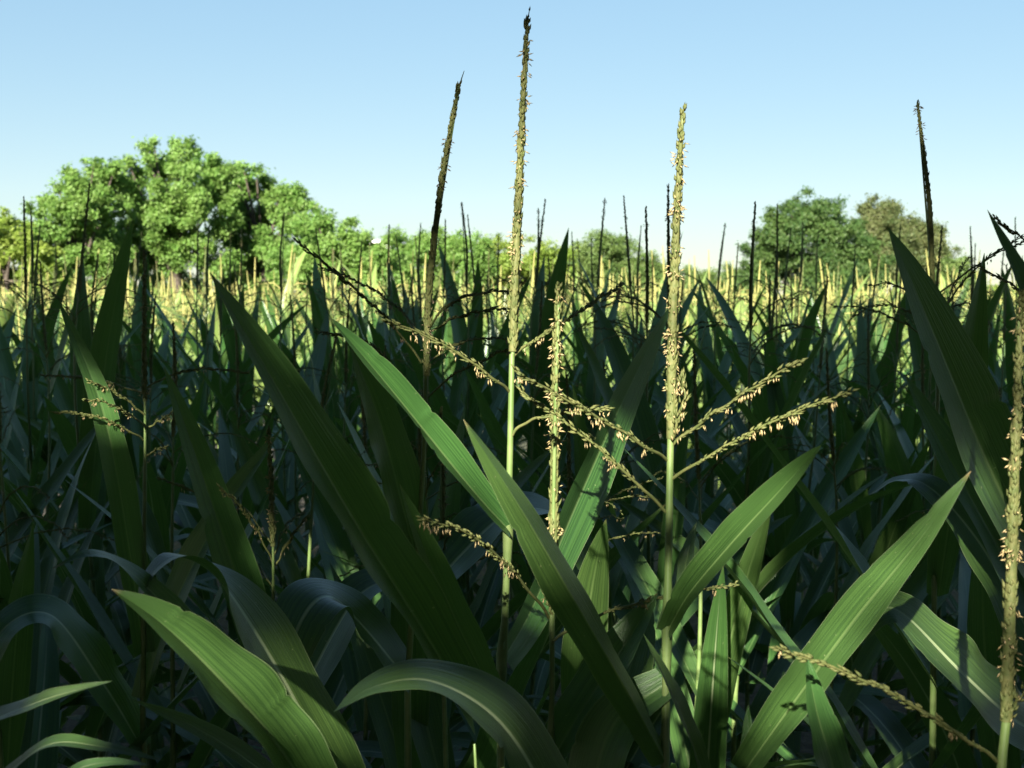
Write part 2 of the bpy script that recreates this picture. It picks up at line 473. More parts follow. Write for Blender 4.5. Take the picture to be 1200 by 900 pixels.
class Plant:
    def __init__(self, label, foot, d_foot):
        g = P(foot[0], foot[1], d_foot)
        self.base = np.array([g[0], g[1], 0.0])
        self.o = thing("corn_plant", label, "corn plant", self.base)
        self.k = 0
    def loc(self, pts):
        return np.array([P(*p) for p in pts]) - self.base
    def stalk(self, pts, r0=0.010, r1=0.003, nodes=()):
        q = self.loc(pts)                       # from top to bottom in view
        b = q[-1]
        low = np.array([[b[0] * .75, b[1] * .75, b[2] * .6], [b[0] * .3, b[1] * .3, b[2] * .25], [0, 0, -0.03]])
        p = np.vstack([q, low])[::-1]
        zs = [self.loc([n])[0][2] for n in nodes] + [b[2] * .55, b[2] * .25]
        self.st = obj("stalk", stalk_mesh(p, r0 * 1.5, r1, zs), self.o)
        return self.st
    def leaf(self, pts, wpx, face, label=None, **k):
        self.k += 1
        d = np.mean([p[2] for p in pts])
        k.setdefault("seed", self.k * 7 + int(abs(self.base[0]) * 1000))
        k.setdefault("nseg", 72); k.setdefault("nac", 8)
        arch = np.asarray(face).ndim == 2 or np.asarray(face)[2] > .75
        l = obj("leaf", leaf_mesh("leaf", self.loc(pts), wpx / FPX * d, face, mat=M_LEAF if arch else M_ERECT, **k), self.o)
        if label: l["label"] = label
        return l
    def tassel(self, axis, r=0.0016):
        mb = MB(); c, _ = spline(self.loc(axis), 20); tube(mb, c, np.linspace(r * 1.4, r, 21), 8)
        self.t = obj("tassel", mb.mesh("tassel", [M_STALK]), self.o)
        return self.t
    def spike(self, pts, r, **k):
        self.k += 1
        return part_spike(self.t, self.loc(pts), r, self.k * 13 + 5, **k)
    def branch(self, pts, **k):
        self.k += 1
        return part_branch(self.t, self.loc(pts), self.k * 17 + 3, **k)

FACE_CAM = np.array([0, -1, 0.35])

# A: the tallest tassel
a = Plant("front corn plant with the tallest tassel, its spike reaching almost to the sky's top", (588, 900), 1.28)
a.stalk([(600, 415, 1.25), (598, 520, 1.25), (595, 640, 1.26), (590, 765, 1.27), (587, 850, 1.28)], .0062, .0028, [(597, 622, 1.26), (590, 768, 1.27)])
a.tassel([(598, 520, 1.25), (601, 410, 1.25), (610, 200, 1.25), (618, 30, 1.25)])
a.spike([(601, 412, 1.25), (605, 300, 1.25), (611, 160, 1.25), (618, 24, 1.25)], .0068, anth=.75)
mbx = MB(); tube(mbx, a.loc([(618, 30, 1.25), (619, 20, 1.25), (621, 9, 1.25)]), [.0009, .0006, .0003], 5); spindles(mbx, a.loc([(619, 22, 1.25), (620, 14, 1.25)]), np.array([[.1, 0, 1.], [.2, 0, 1]]), .006, .002)
obj("spike_tip", mbx.mesh("spike_tip", [M_SPK]), a.t)
a.branch([(599, 461, 1.25), (570, 437, 1.22), (520, 404, 1.19), (451, 373, 1.16)], bare=.14, r=.0040, anth=1.1)
a.branch([(600, 512, 1.25), (614, 496, 1.24), (650, 486, 1.22), (714, 477, 1.20)], bare=.3, anth=.35)
a.branch([(600, 418, 1.25), (630, 396, 1.28), (680, 365, 1.33), (730, 331, 1.38)], bare=.08, anth=.7)
a.leaf([(597, 622, 1.255), (560, 582, 1.24), (500, 510, 1.20), (440, 436, 1.15), (386, 370, 1.11)], 50, (.15, -.75, .6), fold=.80, base=.75, peak=.45, ruff=.11, label="sunlit green blade slanting up beside the tallest tassel")
a.leaf([(591, 770, 1.27), (622, 715, 1.33), (672, 600, 1.42), (730, 470, 1.5), (784, 358, 1.56)], 74, (.86, -.5, .1), fold=.3, base=.5, peak=.5, ruff=.05)
a.leaf([(588, 850, 1.28), (565, 800, 1.22), (530, 725, 1.14), (498, 640, 1.08), (470, 566, 1.04)], 52, (.55, -.8, .3), fold=.45, base=.8, peak=.42, ruff=.06)

# B: tall dark spike leaning to the right
b = Plant("front corn plant with the tall dark shaded spike that leans to the right", (492, 900), 1.9)
b.stalk([(499, 440, 1.75), (497, 520, 1.78), (490, 640, 1.82), (480, 760, 1.88), (478, 860, 1.9)], .0075, .0028)
b.tassel([(497, 520, 1.78), (500, 430, 1.75), (508, 300, 1.72), (538, 100, 1.66)])
b.spike([(500, 440, 1.75), (503, 340, 1.73), (518, 210, 1.69), (538, 98, 1.66)], .0082, mats=SPK_D, anth=.4)
mbx = MB(); tube(mbx, b.loc([(538, 104, 1.66), (541, 92, 1.66), (544, 83, 1.66)]), [.0012, .0008, .0004], 5)
obj("spike_tip", mbx.mesh("spike_tip", [M_SPK]), b.t)
for pts in ([(494, 425, 1.76), (455, 375, 1.72), (400, 325, 1.68), (348, 282, 1.64)],
            [(490, 480, 1.77), (465, 440, 1.72), (432, 402, 1.68), (372, 388, 1.65)],
            [(499, 400, 1.75), (470, 365, 1.8), (430, 335, 1.86), (375, 312, 1.9)],
            [(501, 388, 1.75), (520, 362, 1.7), (556, 345, 1.66), (600, 341, 1.62)],
            [(500, 392, 1.75), (530, 374, 1.74), (560, 365, 1.73), (600, 361, 1.72)],
            [(499, 428, 1.75), (525, 408, 1.78), (560, 397, 1.8), (600, 396, 1.83)],
            [(497, 470, 1.77), (530, 440, 1.74), (560, 425, 1.70), (604, 405, 1.66)]):
    b.branch(pts, mats=SPK_D, anth=.55, bare=.14, r=.0035)
b.leaf([(489, 660, 1.83), (470, 590, 1.8), (440, 480, 1.75), (412, 400, 1.7)], 60, (.5, -.8, .3), fold=.5, base=.6)
b.leaf([(484, 720, 1.86), (540, 650, 1.9), (600, 600, 1.95), (660, 610, 2.0), (700, 700, 2.03)], 85, (-.2, -.3, 1), fold=.25)
b.leaf([(480, 800, 1.88), (430, 740, 1.85), (385, 700, 1.8), (350, 740, 1.75), (330, 830, 1.72)], 90, (.1, -.4, 1), fold=.2)

# C: thick sunlit spike on the right of the middle
c = Plant("front corn plant with the thick sunlit spike and two branches reaching up to the right", (780, 905), 1.18)
c.stalk([(786, 512, 1.18), (784, 620, 1.18), (782, 735, 1.18), (780, 850, 1.18), (779, 925, 1.18)], .0066, .0032, [(782, 738, 1.18), (779, 893, 1.18)])
c.tassel([(784, 610, 1.18), (786, 510, 1.18), (790, 330, 1.18), (800, 135, 1.18)])
c.spike([(787, 514, 1.18), (788, 400, 1.18), (793, 260, 1.18), (800, 128, 1.18)], .0080, anth=1.25)
c.branch([(788, 516, 1.175), (796, 490, 1.165), (802, 465, 1.16), (799, 438, 1.16)], bare=.1, dens=1.6, r=.0055, anth=1.6)
c.branch([(789, 521, 1.18), (820, 496, 1.16), (870, 462, 1.12), (938, 422, 1.07)], bare=.05, r=.0038, anth=.95)
c.branch([(786, 562, 1.18), (830, 535, 1.15), (900, 497, 1.10), (998, 457, 1.04)], bare=.12, r=.0036, anth=1.1)
c.branch([(782, 540, 1.18), (755, 522, 1.15), (690, 483, 1.10), (602, 434, 1.05)], bare=.12, r=.0038, anth=1.2)
c.branch([(781, 600, 1.18), (748, 568, 1.16), (690, 516, 1.13), (612, 458, 1.10)], bare=.16, r=.0034, anth=.6)
c.leaf([(783, 738, 1.178), (808, 695, 1.15), (855, 640, 1.11), (912, 580, 1.06), (963, 523, 1.02)], 52, (-.15, -.85, .5), fold=.88, base=.6, peak=.4, ruff=.04, tip=.7, label="bright sunlit blade slanting up from the right side of the stalk")
c.leaf([(780, 893, 1.175), (740, 820, 1.12), (680, 715, 1.06), (612, 595, 1.01), (545, 490, .98)], 54, (.25, -.88, .42), fold=-.62, base=.7, peak=.5, ruff=.11, label="folded blade crossing in front of the stalks with one sunlit half")
c.leaf([(783, 740, 1.185), (795, 700, 1.2), (806, 655, 1.22), (817, 612, 1.23)], 34, (-.7, -.6, .3), fold=.3, base=.9, peak=.3)
c.leaf([(781, 800, 1.185), (720, 850, 1.19), (690, 960, 1.18), (690, 1060, 1.16)], 70, (-.2, -.7, .6), fold=.3, base=.6)
c.leaf([(830, 925, 1.12), (806, 855, 1.10), (780, 795, 1.09), (754, 742, 1.08)], 30, (.7, -.6, .4), fold=.4, base=1, peak=.25)

# D: short spike between A and C
d = Plant("front corn plant with the short upright spike standing between the two tall sunlit spikes", (645, 915), 1.22)
d.stalk([(648, 640, 1.2), (647, 720, 1.2), (647, 800, 1.21), (645, 880, 1.22), (644, 930, 1.22)], .0058, .0022, [(645, 885, 1.22)])
d.tassel([(646, 740, 1.2), (648, 640, 1.2), (651, 480, 1.19), (655, 345, 1.18)])
d.spike([(648, 640, 1.2), (650, 560, 1.2), (651, 450, 1.19), (655, 335, 1.18)], .0074, anth=1.15)
d.branch([(644, 724, 1.2), (612, 682, 1.15), (560, 632, 1.08), (494, 606, 1.02)], bare=.24, r=.0040, anth=1.1)
d.branch([(648, 752, 1.2), (670, 738, 1.22), (740, 708, 1.26), (863, 684, 1.32)], bare=.26, r=.0036, anth=.8)
d.branch([(646, 720, 1.2), (642, 705, 1.19), (636, 690, 1.18)], bare=.4, anth=.3)
d.leaf([(645, 898, 1.22), (672, 848, 1.23), (715, 780, 1.25), (772, 698, 1.27)], 62, (-.6, -.7, .4), fold=.5, base=.8, peak=.5, ruff=.05)
d.leaf([(644, 925, 1.22), (690, 900, 1.24), (730, 800, 1.3), (760, 700, 1.36)], 80, (-.4, -.8, .4), fold=.35)

# E: big near blade
e = Plant("front corn plant with the very broad dark blade slanting up to the left", (560, 1000), 1.05)
e.stalk([(556, 872, 1.10), (558, 905, 1.09), (560, 945, 1.08), (562, 1010, 1.06)], .0075, .0012)
e.leaf([(554, 840, 1.10), (500, 745, 1.05), (420, 615, .99), (325, 455, .93), (243, 322, .88)], 90, (.58, -.72, .32), fold=.72, base=.75, peak=.40, ruff=.11, label="very broad dark green blade slanting across the shade")
e.leaf([(660, 1000, 1.02), (630, 912, 1.0), (578, 840, .97), (505, 800, .93), (440, 806, .90), (392, 834, .88)], 92, [(.35, -.8, .6), (.3, -.75, .7), (.1, -.6, .85), (-.2, -.5, .8), (-.5, -.4, .7)], fold=.22, base=.9, peak=.45, ruff=.07, label="pale blue green blade arching over at the bottom")

# F: lower left, sunlit corrugated blade
f = Plant("front corn plant at the lower left with a ribbed sunlit blade and blue arching leaves", (330, 1010), 1.0)
f.stalk([(352, 925, 1.02), (352, 980, 1.02), (352, 1050, 1.02)], .0085, .007)
f.leaf([(372, 945, 1.0), (320, 868, .97), (250, 792, .93), (185, 728, .90), (132, 688, .88)], 102, (.34, -.68, .64), fold=.78, base=.9, peak=.35, ruff=.11, label="ribbed blade with its upper half in the sun")
f.leaf([(400, 985, 1.12), (300, 830, 1.1), (215, 735, 1.06), (150, 668, 1.03), (105, 648, 1.0), (60, 665, .98)], 64, (.1, -.45, 1), fold=.25, base=.9, peak=.3)
f.leaf([(420, 965, 1.2), (372, 870, 1.17), (318, 770, 1.13), (258, 682, 1.10), (212, 653, 1.07), (180, 672, 1.05), (165, 705, 1.03)], 100, [(.4, -.5, .7), (.3, -.6, .7), (.2, -.5, .9), (-.1, -.3, 1), (-.6, -.2, .7)], fold=.2, base=.85, peak=.45, ruff=.08)

f2 = Plant("front corn plant at the bottom left corner with narrow pale blades reaching into view", (-60, 960), .9)
f2.stalk([(-62, 880, .92), (-60, 960, .92), (-60, 1030, .92)], .008, .006)
f2.leaf([(-60, 880, .91), (-20, 850, .89), (45, 822, .87), (90, 808, .86), (132, 798, .85)], 34, (.1, -.5, 1), fold=.3, base=.9, peak=.3)
f2.leaf([(-60, 975, .91), (10, 905, .88), (60, 872, .86), (120, 876, .84), (192, 892, .83)], 26, (.1, -.5, 1), fold=.25, base=.9, peak=.4)
f2.leaf([(-20, 1000, .91), (70, 915, .89), (120, 894, .88), (175, 897, .87)], 24, (.1, -.5, 1), fold=.2, base=.9)

# G: lower right sunlit blade
g = Plant("front corn plant at the lower right with one long bright sunlit blade pointing up right", (875, 990), 1.1)
g.stalk([(872, 905, 1.12), (872, 960, 1.12), (872, 1040, 1.12)], .0085, .006)
g.leaf([(872, 905, 1.115), (925, 830, 1.08), (1000, 730, 1.03), (1075, 640, .99), (1139, 553, .96)], 58, (-.55, -.78, .4), fold=.42, base=.7, peak=.38, ruff=.11, label="long bright sunlit blade")
g.leaf([(874, 960, 1.11), (876, 900, 1.12), (877, 860, 1.13), (878, 826, 1.13)], 22, (-.5, -.8, .3), fold=.3, base=.9)
g2 = Plant("front corn plant low at the right with one short dull blade sticking straight up", (985, 1010), .95)
g2.stalk([(992, 960, .96), (990, 1010, .96), (990, 1060, .96)], .008, .006)
g2.leaf([(988, 975, .955), (978, 905, .95), (960, 840, .945), (945, 768, .94)], 54, (.45, -.85, .3), fold=.3, base=1, peak=.3)

# H: right edge plant
h = Plant("front corn plant at the right edge with a long near spike and twisted branch", (1172, 930), .95)
h.stalk([(1182, 820, .95), (1176, 870, .95), (1172, 930, .95), (1170, 1010, .95)], .0060, .0034)
h.tassel([(1174, 895, .95), (1180, 800, .95), (1188, 600, .95), (1196, 350, .95)])
h.spike([(1179, 845, .95), (1183, 740, .95), (1189, 560, .95), (1197, 345, .95)], .0078, anth=.7)
h.branch([(1170, 893, .95), (1120, 858, .92), (1030, 805, .89), (908, 757, .86)], bare=.1, r=.0034, anth=.25)
h.branch([(1180, 850, .95), (1190, 825, .945), (1205, 805, .94)], bare=.1, r=.004, anth=.8)
h.leaf([(1300, 640, 1.0), (1260, 500, 1.02), (1205, 350, 1.03), (1155, 246, 1.05)], 64, (.5, -.8, .25), fold=.4, base=.9, peak=.3)

# I: broad dark blades at the right
i_ = Plant("front corn plant with two broad dark blades leaning up left beside the right edge", (1260, 850), 1.3)
i_.stalk([(1262, 700, 1.32), (1260, 800, 1.32), (1258, 950, 1.32)], .0085, .005)
i_.leaf([(1260, 730, 1.32), (1205, 640, 1.3), (1150, 530, 1.27), (1090, 390, 1.24), (1040, 268, 1.21)], 98, (.35, -.9, .2), fold=.45, base=.7, peak=.42, ruff=.05)
i_.leaf([(1260, 800, 1.33), (1200, 700, 1.36), (1130, 570, 1.38), (1063, 438, 1.4)], 74, (.45, -.85, .2), fold=.45, base=.8, peak=.35)
i_.leaf([(1258, 840, 1.33), (1215, 760, 1.36), (1150, 640, 1.4), (1090, 570, 1.44), (1050, 562, 1.48), (1020, 578, 1.5)], 66, (-.1, -.35, 1), fold=.2, base=.8)
i_.leaf([(1262, 860, 1.33), (1200, 850, 1.30), (1130, 790, 1.27), (1060, 722, 1.25), (1030, 720, 1.24), (1010, 760, 1.23)], 105, (.2, -.6, .8), fold=.18, base=.8)

# M, N: slim shaded tassels with pale open branches at the left
m_ = Plant("slim corn plant at the left with a tiered tassel of pale branches among dark leaves", (168, 960), 2.0)
m_.stalk([(170, 540, 1.95), (169, 650, 1.96), (168, 760, 1.98), (168, 880, 2.0)], .0072, .0030, [(168, 760, 1.98)])
m_.tassel([(170, 545, 1.95), (170, 480, 1.94), (169, 400, 1.93), (170, 300, 1.92)])
m_.spike([(170, 470, 1.94), (169, 400, 1.93), (170, 296, 1.92)], .0058, anth=.4)
for pts in ([(169, 516, 1.95), (150, 504, 1.92), (115, 489, 1.88), (64, 482, 1.85)], [(169, 498, 1.94), (155, 488, 1.9), (130, 474, 1.86), (100, 467, 1.83)],
            [(169, 486, 1.94), (150, 470, 1.92), (128, 456, 1.9), (104, 446, 1.87)], [(170, 462, 1.94), (140, 452, 1.97), (95, 442, 2.02), (48, 440, 2.06)],
            [(171, 503, 1.95), (185, 494, 1.93), (197, 487, 1.9), (206, 484, 1.88)], [(171, 455, 1.94), (200, 440, 1.95), (240, 432, 1.96), (290, 436, 1.97)], [(171, 535, 1.95), (182, 528, 1.94), (195, 524, 1.93)]):
    m_.branch(pts, anth=.6, bare=.18, r=.0032)
m_.leaf([(168, 765, 1.98), (150, 640, 1.95), (120, 480, 1.9), (70, 350, 1.87)], 40, (.5, -.8, .3), fold=.5, base=.7)
m_.leaf([(168, 820, 1.99), (200, 720, 2.0), (260, 600, 2.0), (330, 500, 2.0)], 44, (-.5, -.8, .3), fold=.5, base=.7)
m_.leaf([(168, 880, 2.0), (120, 800, 1.95), (60, 720, 1.9), (0, 740, 1.86), (-30, 830, 1.84)], 70, (.1, -.4, 1), fold=.2)
n_ = Plant("slim corn plant with a small forked grey tassel just left of the very broad blade", (320, 960), 1.9)
n_.stalk([(320, 690, 1.85), (320, 760, 1.86), (321, 830, 1.88), (321, 900, 1.9)], .0070, .0028)
n_.tassel([(320, 720, 1.85), (320, 640, 1.84), (318, 570, 1.84), (316, 510, 1.83)])
n_.spike([(320, 640, 1.84), (318, 570, 1.84), (315, 503, 1.83)], .0064, anth=.6)
for pts in ([(320, 660, 1.85), (303, 625, 1.82), (280, 592, 1.79), (256, 570, 1.76)], [(320, 668, 1.85), (335, 640, 1.84), (348, 620, 1.83), (362, 604, 1.82)],
            [(320, 640, 1.84), (290, 600, 1.87), (262, 585, 1.9), (232, 578, 1.92), (186, 559, 1.94)], [(320, 690, 1.85), (300, 660, 1.88), (285, 640, 1.9), (268, 622, 1.92)], [(320, 655, 1.85), (332, 622, 1.87), (345, 606, 1.9), (356, 600, 1.92)]):
    n_.branch(pts, anth=.5, bare=.25, r=.0030)
n_.leaf([(321, 850, 1.88), (290, 720, 1.85), (240, 570, 1.8), (192, 430, 1.76)], 54, (.5, -.8, .3), fold=.5, base=.7)
n_.leaf([(321, 890, 1.9), (360, 800, 1.92), (420, 700, 1.95), (470, 690, 1.98), (500, 760, 2.0)], 75, (-.2, -.4, 1), fold=.2)

i_.tassel([(1262, 600, 1.3), (1264, 420, 1.29), (1266, 240, 1.28)])
i_.spike([(1263, 500, 1.3), (1264, 380, 1.29), (1267, 210, 1.28)], .007, mats=SPK_D, anth=.4)
i_.branch([(1263, 470, 1.3), (1245, 350, 1.26), (1205, 288, 1.21), (1164, 253, 1.17)], mats=SPK_D, bare=.1, r=.0026, dens=.7, anth=.3)
i_.branch([(1263, 480, 1.3), (1240, 390, 1.33), (1200, 345, 1.37), (1150, 312, 1.4)], mats=SPK_D, bare=.1, r=.0026, dens=.7, anth=.3)

# ------------------------------------------------------------------ plant templates for the rows behind
def template(seed, far=False):
    """list of part meshes of one plant standing at the origin; tassel tip height H"""
    rg = np.random.default_rng(seed)
    H = 2.36
    zs = 1.62 + rg.uniform(-.04, .04)          # top node
    T = {"H": H, "leaf": [], "branch": []}
    wob = rg.normal(0, .012, (4, 2))
    ax = np.array([[0, 0, -.03], [*wob[0], .6], [*wob[1], 1.2], [*wob[2], 1.75], [*wob[2], 2.0]])
    T["stalk"] = stalk_mesh(ax, .0115, .0030, [.3, .55, .8, 1.05, 1.3, 1.5])
    a0 = rg.uniform(0, 6.28)
    nl = 11
    for q in range(nl):
        z = zs - q * 0.14 - rg.uniform(0, .03)
        az = a0 + q * math.pi + rg.normal(0, .35)
        ln = (.60, .74, .82, .86, .88, .88, .84, .8, .78, .74, .7)[q] * rg.uniform(.9, 1.1)
        th0 = R((68, 61, 57, 55, 55, 54, 54, 52, 50, 50, 48)[q] + rg.normal(0, 7))
        droop = (rg.uniform(.0, .30) if q < 2 else rg.uniform(.0, .9) if q < 4 else rg.uniform(.4, 2.8))
        k = 9
        tt = np.linspace(0, 1, k)
        th = th0 - droop * tt ** 1.8
        azz = az + rg.normal(0, .25) * tt
        st = np.stack([np.cos(azz) * np.cos(th), np.sin(azz) * np.cos(th), np.sin(th)], 1) * ln / (k - 1)
        pts = np.array([0, 0, z]) + np.vstack([[0, 0, 0], np.cumsum(st[:-1], 0)])
        fc = np.stack([-np.cos(azz) * np.sin(th), -np.sin(azz) * np.sin(th), np.cos(th)], 1)
        T["leaf"].append(leaf_mesh("leaf", pts, mat=(M_ERECT if q < 3 else M_LEAF), wmax=rg.uniform(.062, .094) * (.85 if q == 0 else 1), face=fc, nseg=16, nac=4, fold=rg.uniform(.25, .6), ruff=rg.uniform(.05, .16), base=.6, peak=rg.uniform(.22, .42), seed=seed * 31 + q, twist=rg.normal(0, .7)))
    tip = np.array([*(wob[2] + rg.normal(0, .02, 2)), H])
    low = np.array([*wob[2], 1.98])
    T["tip"] = tip
    mb = MB(); tube(mb, spline([low, (low + tip) / 2, tip], 12)[0], np.linspace(.0026, .001, 13), 6)
    T["tassel"] = mb.mesh("tassel", [M_STALK])
    mb = MB(); spike_into(mb, [low + (tip - low) * .28, low + (tip - low) * .6 + rg.normal(0, .004, 3), tip], .0068, seed, dens=.55, anth=.45, al=.008)
    T["spike"] = mb.mesh("spike", SPK_D if seed % 2 else SPK_M)
    for q in range(int(rg.integers(5, 8))):
        az = rg.uniform(0, 6.28); l = rg.uniform(.15, .24); e0 = R(rg.uniform(25, 60)); dr = rg.uniform(.3, 1.5)
        p = low + (tip - low) * rg.uniform(.02, .26)
        pts = [p]
        for s in range(4):
            th = e0 - dr * (s / 3) ** 1.2
            p = p + np.array([math.cos(az) * math.cos(th), math.sin(az) * math.cos(th), math.sin(th)]) * l / 4
            pts.append(p)
        mb = MB(); branch_into(mb, pts, seed * 5 + q, dens=.45, anth=.6, r=.0036)
        T["branch"].append(mb.mesh("branch", SPK_D if seed % 2 else SPK_M))
    return T

TPL = [template(s) for s in range(101, 113)]

def joined(name, T, keys):
    """one mesh holding several template meshes (for plants too small to show the pieces)"""
    mb = MB(); mats = []
    for key in keys:
        for me in (T[key] if isinstance(T[key], list) else [T[key]]):
            v = np.empty(len(me.vertices) * 3); me.vertices.foreach_get("co", v)
            tri = [p.vertices[:] for p in me.polygons if len(p.vertices) == 3]
            qd = [p.vertices[:] for p in me.polygons if len(p.vertices) == 4]
            mid = {}
            for k, m in enumerate(me.materials):
                if m not in mats: mats.append(m)
                mid[k] = mats.index(m)
            b0 = mb.n
            mb.add(v.reshape(-1, 3))
            mi_t = [mid[p.material_index] for p in me.polygons if len(p.vertices) == 3]
            mi_q = [mid[p.material_index] for p in me.polygons if len(p.vertices) == 4]
            if tri: mb.t.append(np.array(tri) + b0); mb.tm.append(np.array(mi_t))
            if qd: mb.q.append(np.array(qd) + b0); mb.qm.append(np.array(mi_q))
    return mb.mesh(name, mats)
for T in TPL:
    T["tassel_whole"] = joined("tassel", T, ["tassel", "spike", "branch"])

def place(k, x, y, tipz, label, group, full, lean=(0, 0), tassel=True, rot=None, leafscale=1.0):
    T = TPL[k % len(TPL)]
    s = tipz / T["H"]
    a = random.uniform(0, 6.28) if rot is None else rot
    if lean == (0, 0):      # stand the foot so that the spike's tip comes above (x, y)
        tx, ty = T["tip"][0] * .94, T["tip"][1] * .94
        x -= tx * math.cos(a) - ty * math.sin(a); y -= tx * math.sin(a) + ty * math.cos(a)
    o = thing("corn_plant", label, "corn plant", (x, y, 0), group)
    o.scale = (.94 * leafscale, .94 * leafscale, s)
    o.rotation_euler = (lean[1], lean[0], a)
    obj("stalk", T["stalk"], o)
    for me in T["leaf"][: (11 if full else 8)]:
        obj("leaf", me, o)
    if tassel:
        if full:
            t = obj("tassel", T["tassel"], o)
            obj("spike", T["spike"], t)
            for me in T["branch"]: obj("branch", me, t)
        else:
            obj("tassel", T["tassel_whole"], o)
    return o

# spikes that stand clear above the leaves: photo position of each tip and, where it is known, its distance
NAMED = [
 (28, 232, 3.7, "shaded corn plant with a slim dark spike nearest the left edge, before the yellow tree"),
 (47, 265, 4.6, "shaded corn plant with a short dark spike, second from the left edge"),
 (105, 215, 3.2, "shaded corn plant with the tallest dark spike in front of the big lime green trees"),
 (245, 265, 5.0, "shaded corn plant with a thin dark spike above the tip of the very broad blade"),
 (283, 270, 6.0, "shaded corn plant with a thin spike right of the very broad blade's tip"),
 (333, 250, 4.4, "shaded corn plant with a dark spike before the right flank of the lime trees"),
 (370, 268, 5.2, "shaded corn plant with a dark spike above the end of the long dark tassel branch"),
 (398, 285, 6.2, "shaded corn plant with a small spike, first one right of the long dark branch's end"),
 (433, 287, 6.6, "shaded corn plant with a small spike just under the little pink cloud"),
 (456, 264, 4.9, "shaded corn plant with the left one of two leaning spikes right of the pink cloud"),
 (464, 276, 5.6, "shaded corn plant with the right one of two leaning spikes right of the pink cloud"),
 (493, 262, 5.1, "shaded corn plant with a straight thin spike just left of the tall leaning dark spike"),
 (522, 258, 4.8, "shaded corn plant with a thin spike just right of the tall leaning dark spike"),
 (541, 238, 4.2, "shaded corn plant with the taller of two crossing spikes between the two tallest tassels"),
 (548, 252, 5.0, "shaded corn plant with the shorter of two crossing spikes between the two tallest tassels"),
 (573, 292, 6.8, "shaded corn plant with a small spike near the tallest tassel, lower of a pair"),
 (584, 277, 5.8, "shaded corn plant with a small spike near the tallest tassel, higher of a pair"),
 (631, 245, 4.5, "shaded corn plant with the shorter of twin spikes right of the tallest tassel"),
 (639, 234, 4.1, "shaded corn plant with the taller of twin spikes right of the tallest tassel"),
 (670, 272, 5.6, "shaded corn plant with a lone spike before the round far tree's left side"),
 (693, 280, 6.2, "shaded corn plant with a small spike on the round far tree in the middle"),
 (709, 233, 4.0, "shaded corn plant with a leaning spike against sky above the round far tree"),
 (731, 230, 3.9, "shaded corn plant with a straight spike against sky above the round far tree's right side"),
 (757, 243, 2.9, "shaded corn plant with a thick dark spike left of the thick sunlit spike"),
 (783, 218, 2.6, "shaded corn plant with a dark spike right behind the thick sunlit spike"),
 (850, 262, 5.2, "shaded corn plant with a thin spike against open sky right of the thick sunlit spike"),
 (865, 285, 6.2, "shaded corn plant with a small spike at the left edge of the right round tree"),
 (885, 238, 2.7, "shaded corn plant with a thick dark spike before the right round tree's left edge"),
 (911, 240, 4.2, "shaded corn plant with a thin dark spike in front of the right round tree's crown"),
 (1075, 120, 1.9, "shaded corn plant with the tall curved dark spike rising into sky over the right trees"),
 (1104, 265, 3.6, "shaded corn plant with a spike beside broad dark blades where the right trees end"),
 (1137, 266, 4.8, "shaded corn plant with the taller of twin spikes against sky right of the right trees"),
 (1143, 286, 5.6, "shaded corn plant with the shorter of twin spikes against sky right of the right trees"),
 (1030, 300, 6.0, "shaded corn plant with a small spike on the tan tree at the right"),
]
taken = [tuple(m_.base[:2]), tuple(n_.base[:2])]
for n, (u, v, dd, lab) in enumerate(NAMED):
    p = P(u, v, dd)
    place(n * 3 + 1, p[0], p[1], p[2], lab, None, dd < 5.5)
    taken.append((p[0], p[1]))

# the rows between: in row order, plants about 0.25 m apart
GRP = "shaded corn plants in the dark rows behind the front plants"
cnt = 0
HASH = np.random.default_rng(99)
for row in range(11):
    y0 = 1.95 + row * .72
    half = .42 * y0 + .45
    x = -half
    while x < half:
        xx = x + HASH.normal(0, .03); yy = y0 + HASH.normal(0, .09)
        x += (.20 if row < 2 else .26 if row < 6 else .30) + row * .008
        if any((xx - a) ** 2 + (yy - b_) ** 2 < .15 ** 2 for a, b_ in taken): continue
        u = 600 + xx / yy * FPX
        hi = HASH.uniform(2.00, 2.20)
        if yy < 3.4: hi = HASH.uniform(1.88, 2.04)
        if yy > 4.4: hi = HASH.uniform(2.10, 2.42)
        near = yy < 4.2
        if cnt + len(NAMED) > 275: break
        lab = ("shaded corn plant with dark blades, one of the crowded plants right behind the front row" if near
               else "shaded corn plant with dark blades, one of the many deeper in the dark rows")
        grp = GRP if near else "shaded corn plants deeper in the dark rows"
        if yy > 7.2:
            lab = "corn plant with yellow green tassel at the near edge of the sunlit field"; grp = "corn plants at the sunlit edge of the field"
        place(cnt * 5 + row, xx, yy, hi, lab, grp, near, lean=tuple(HASH.normal(0, .05, 2)))
        cnt += 1

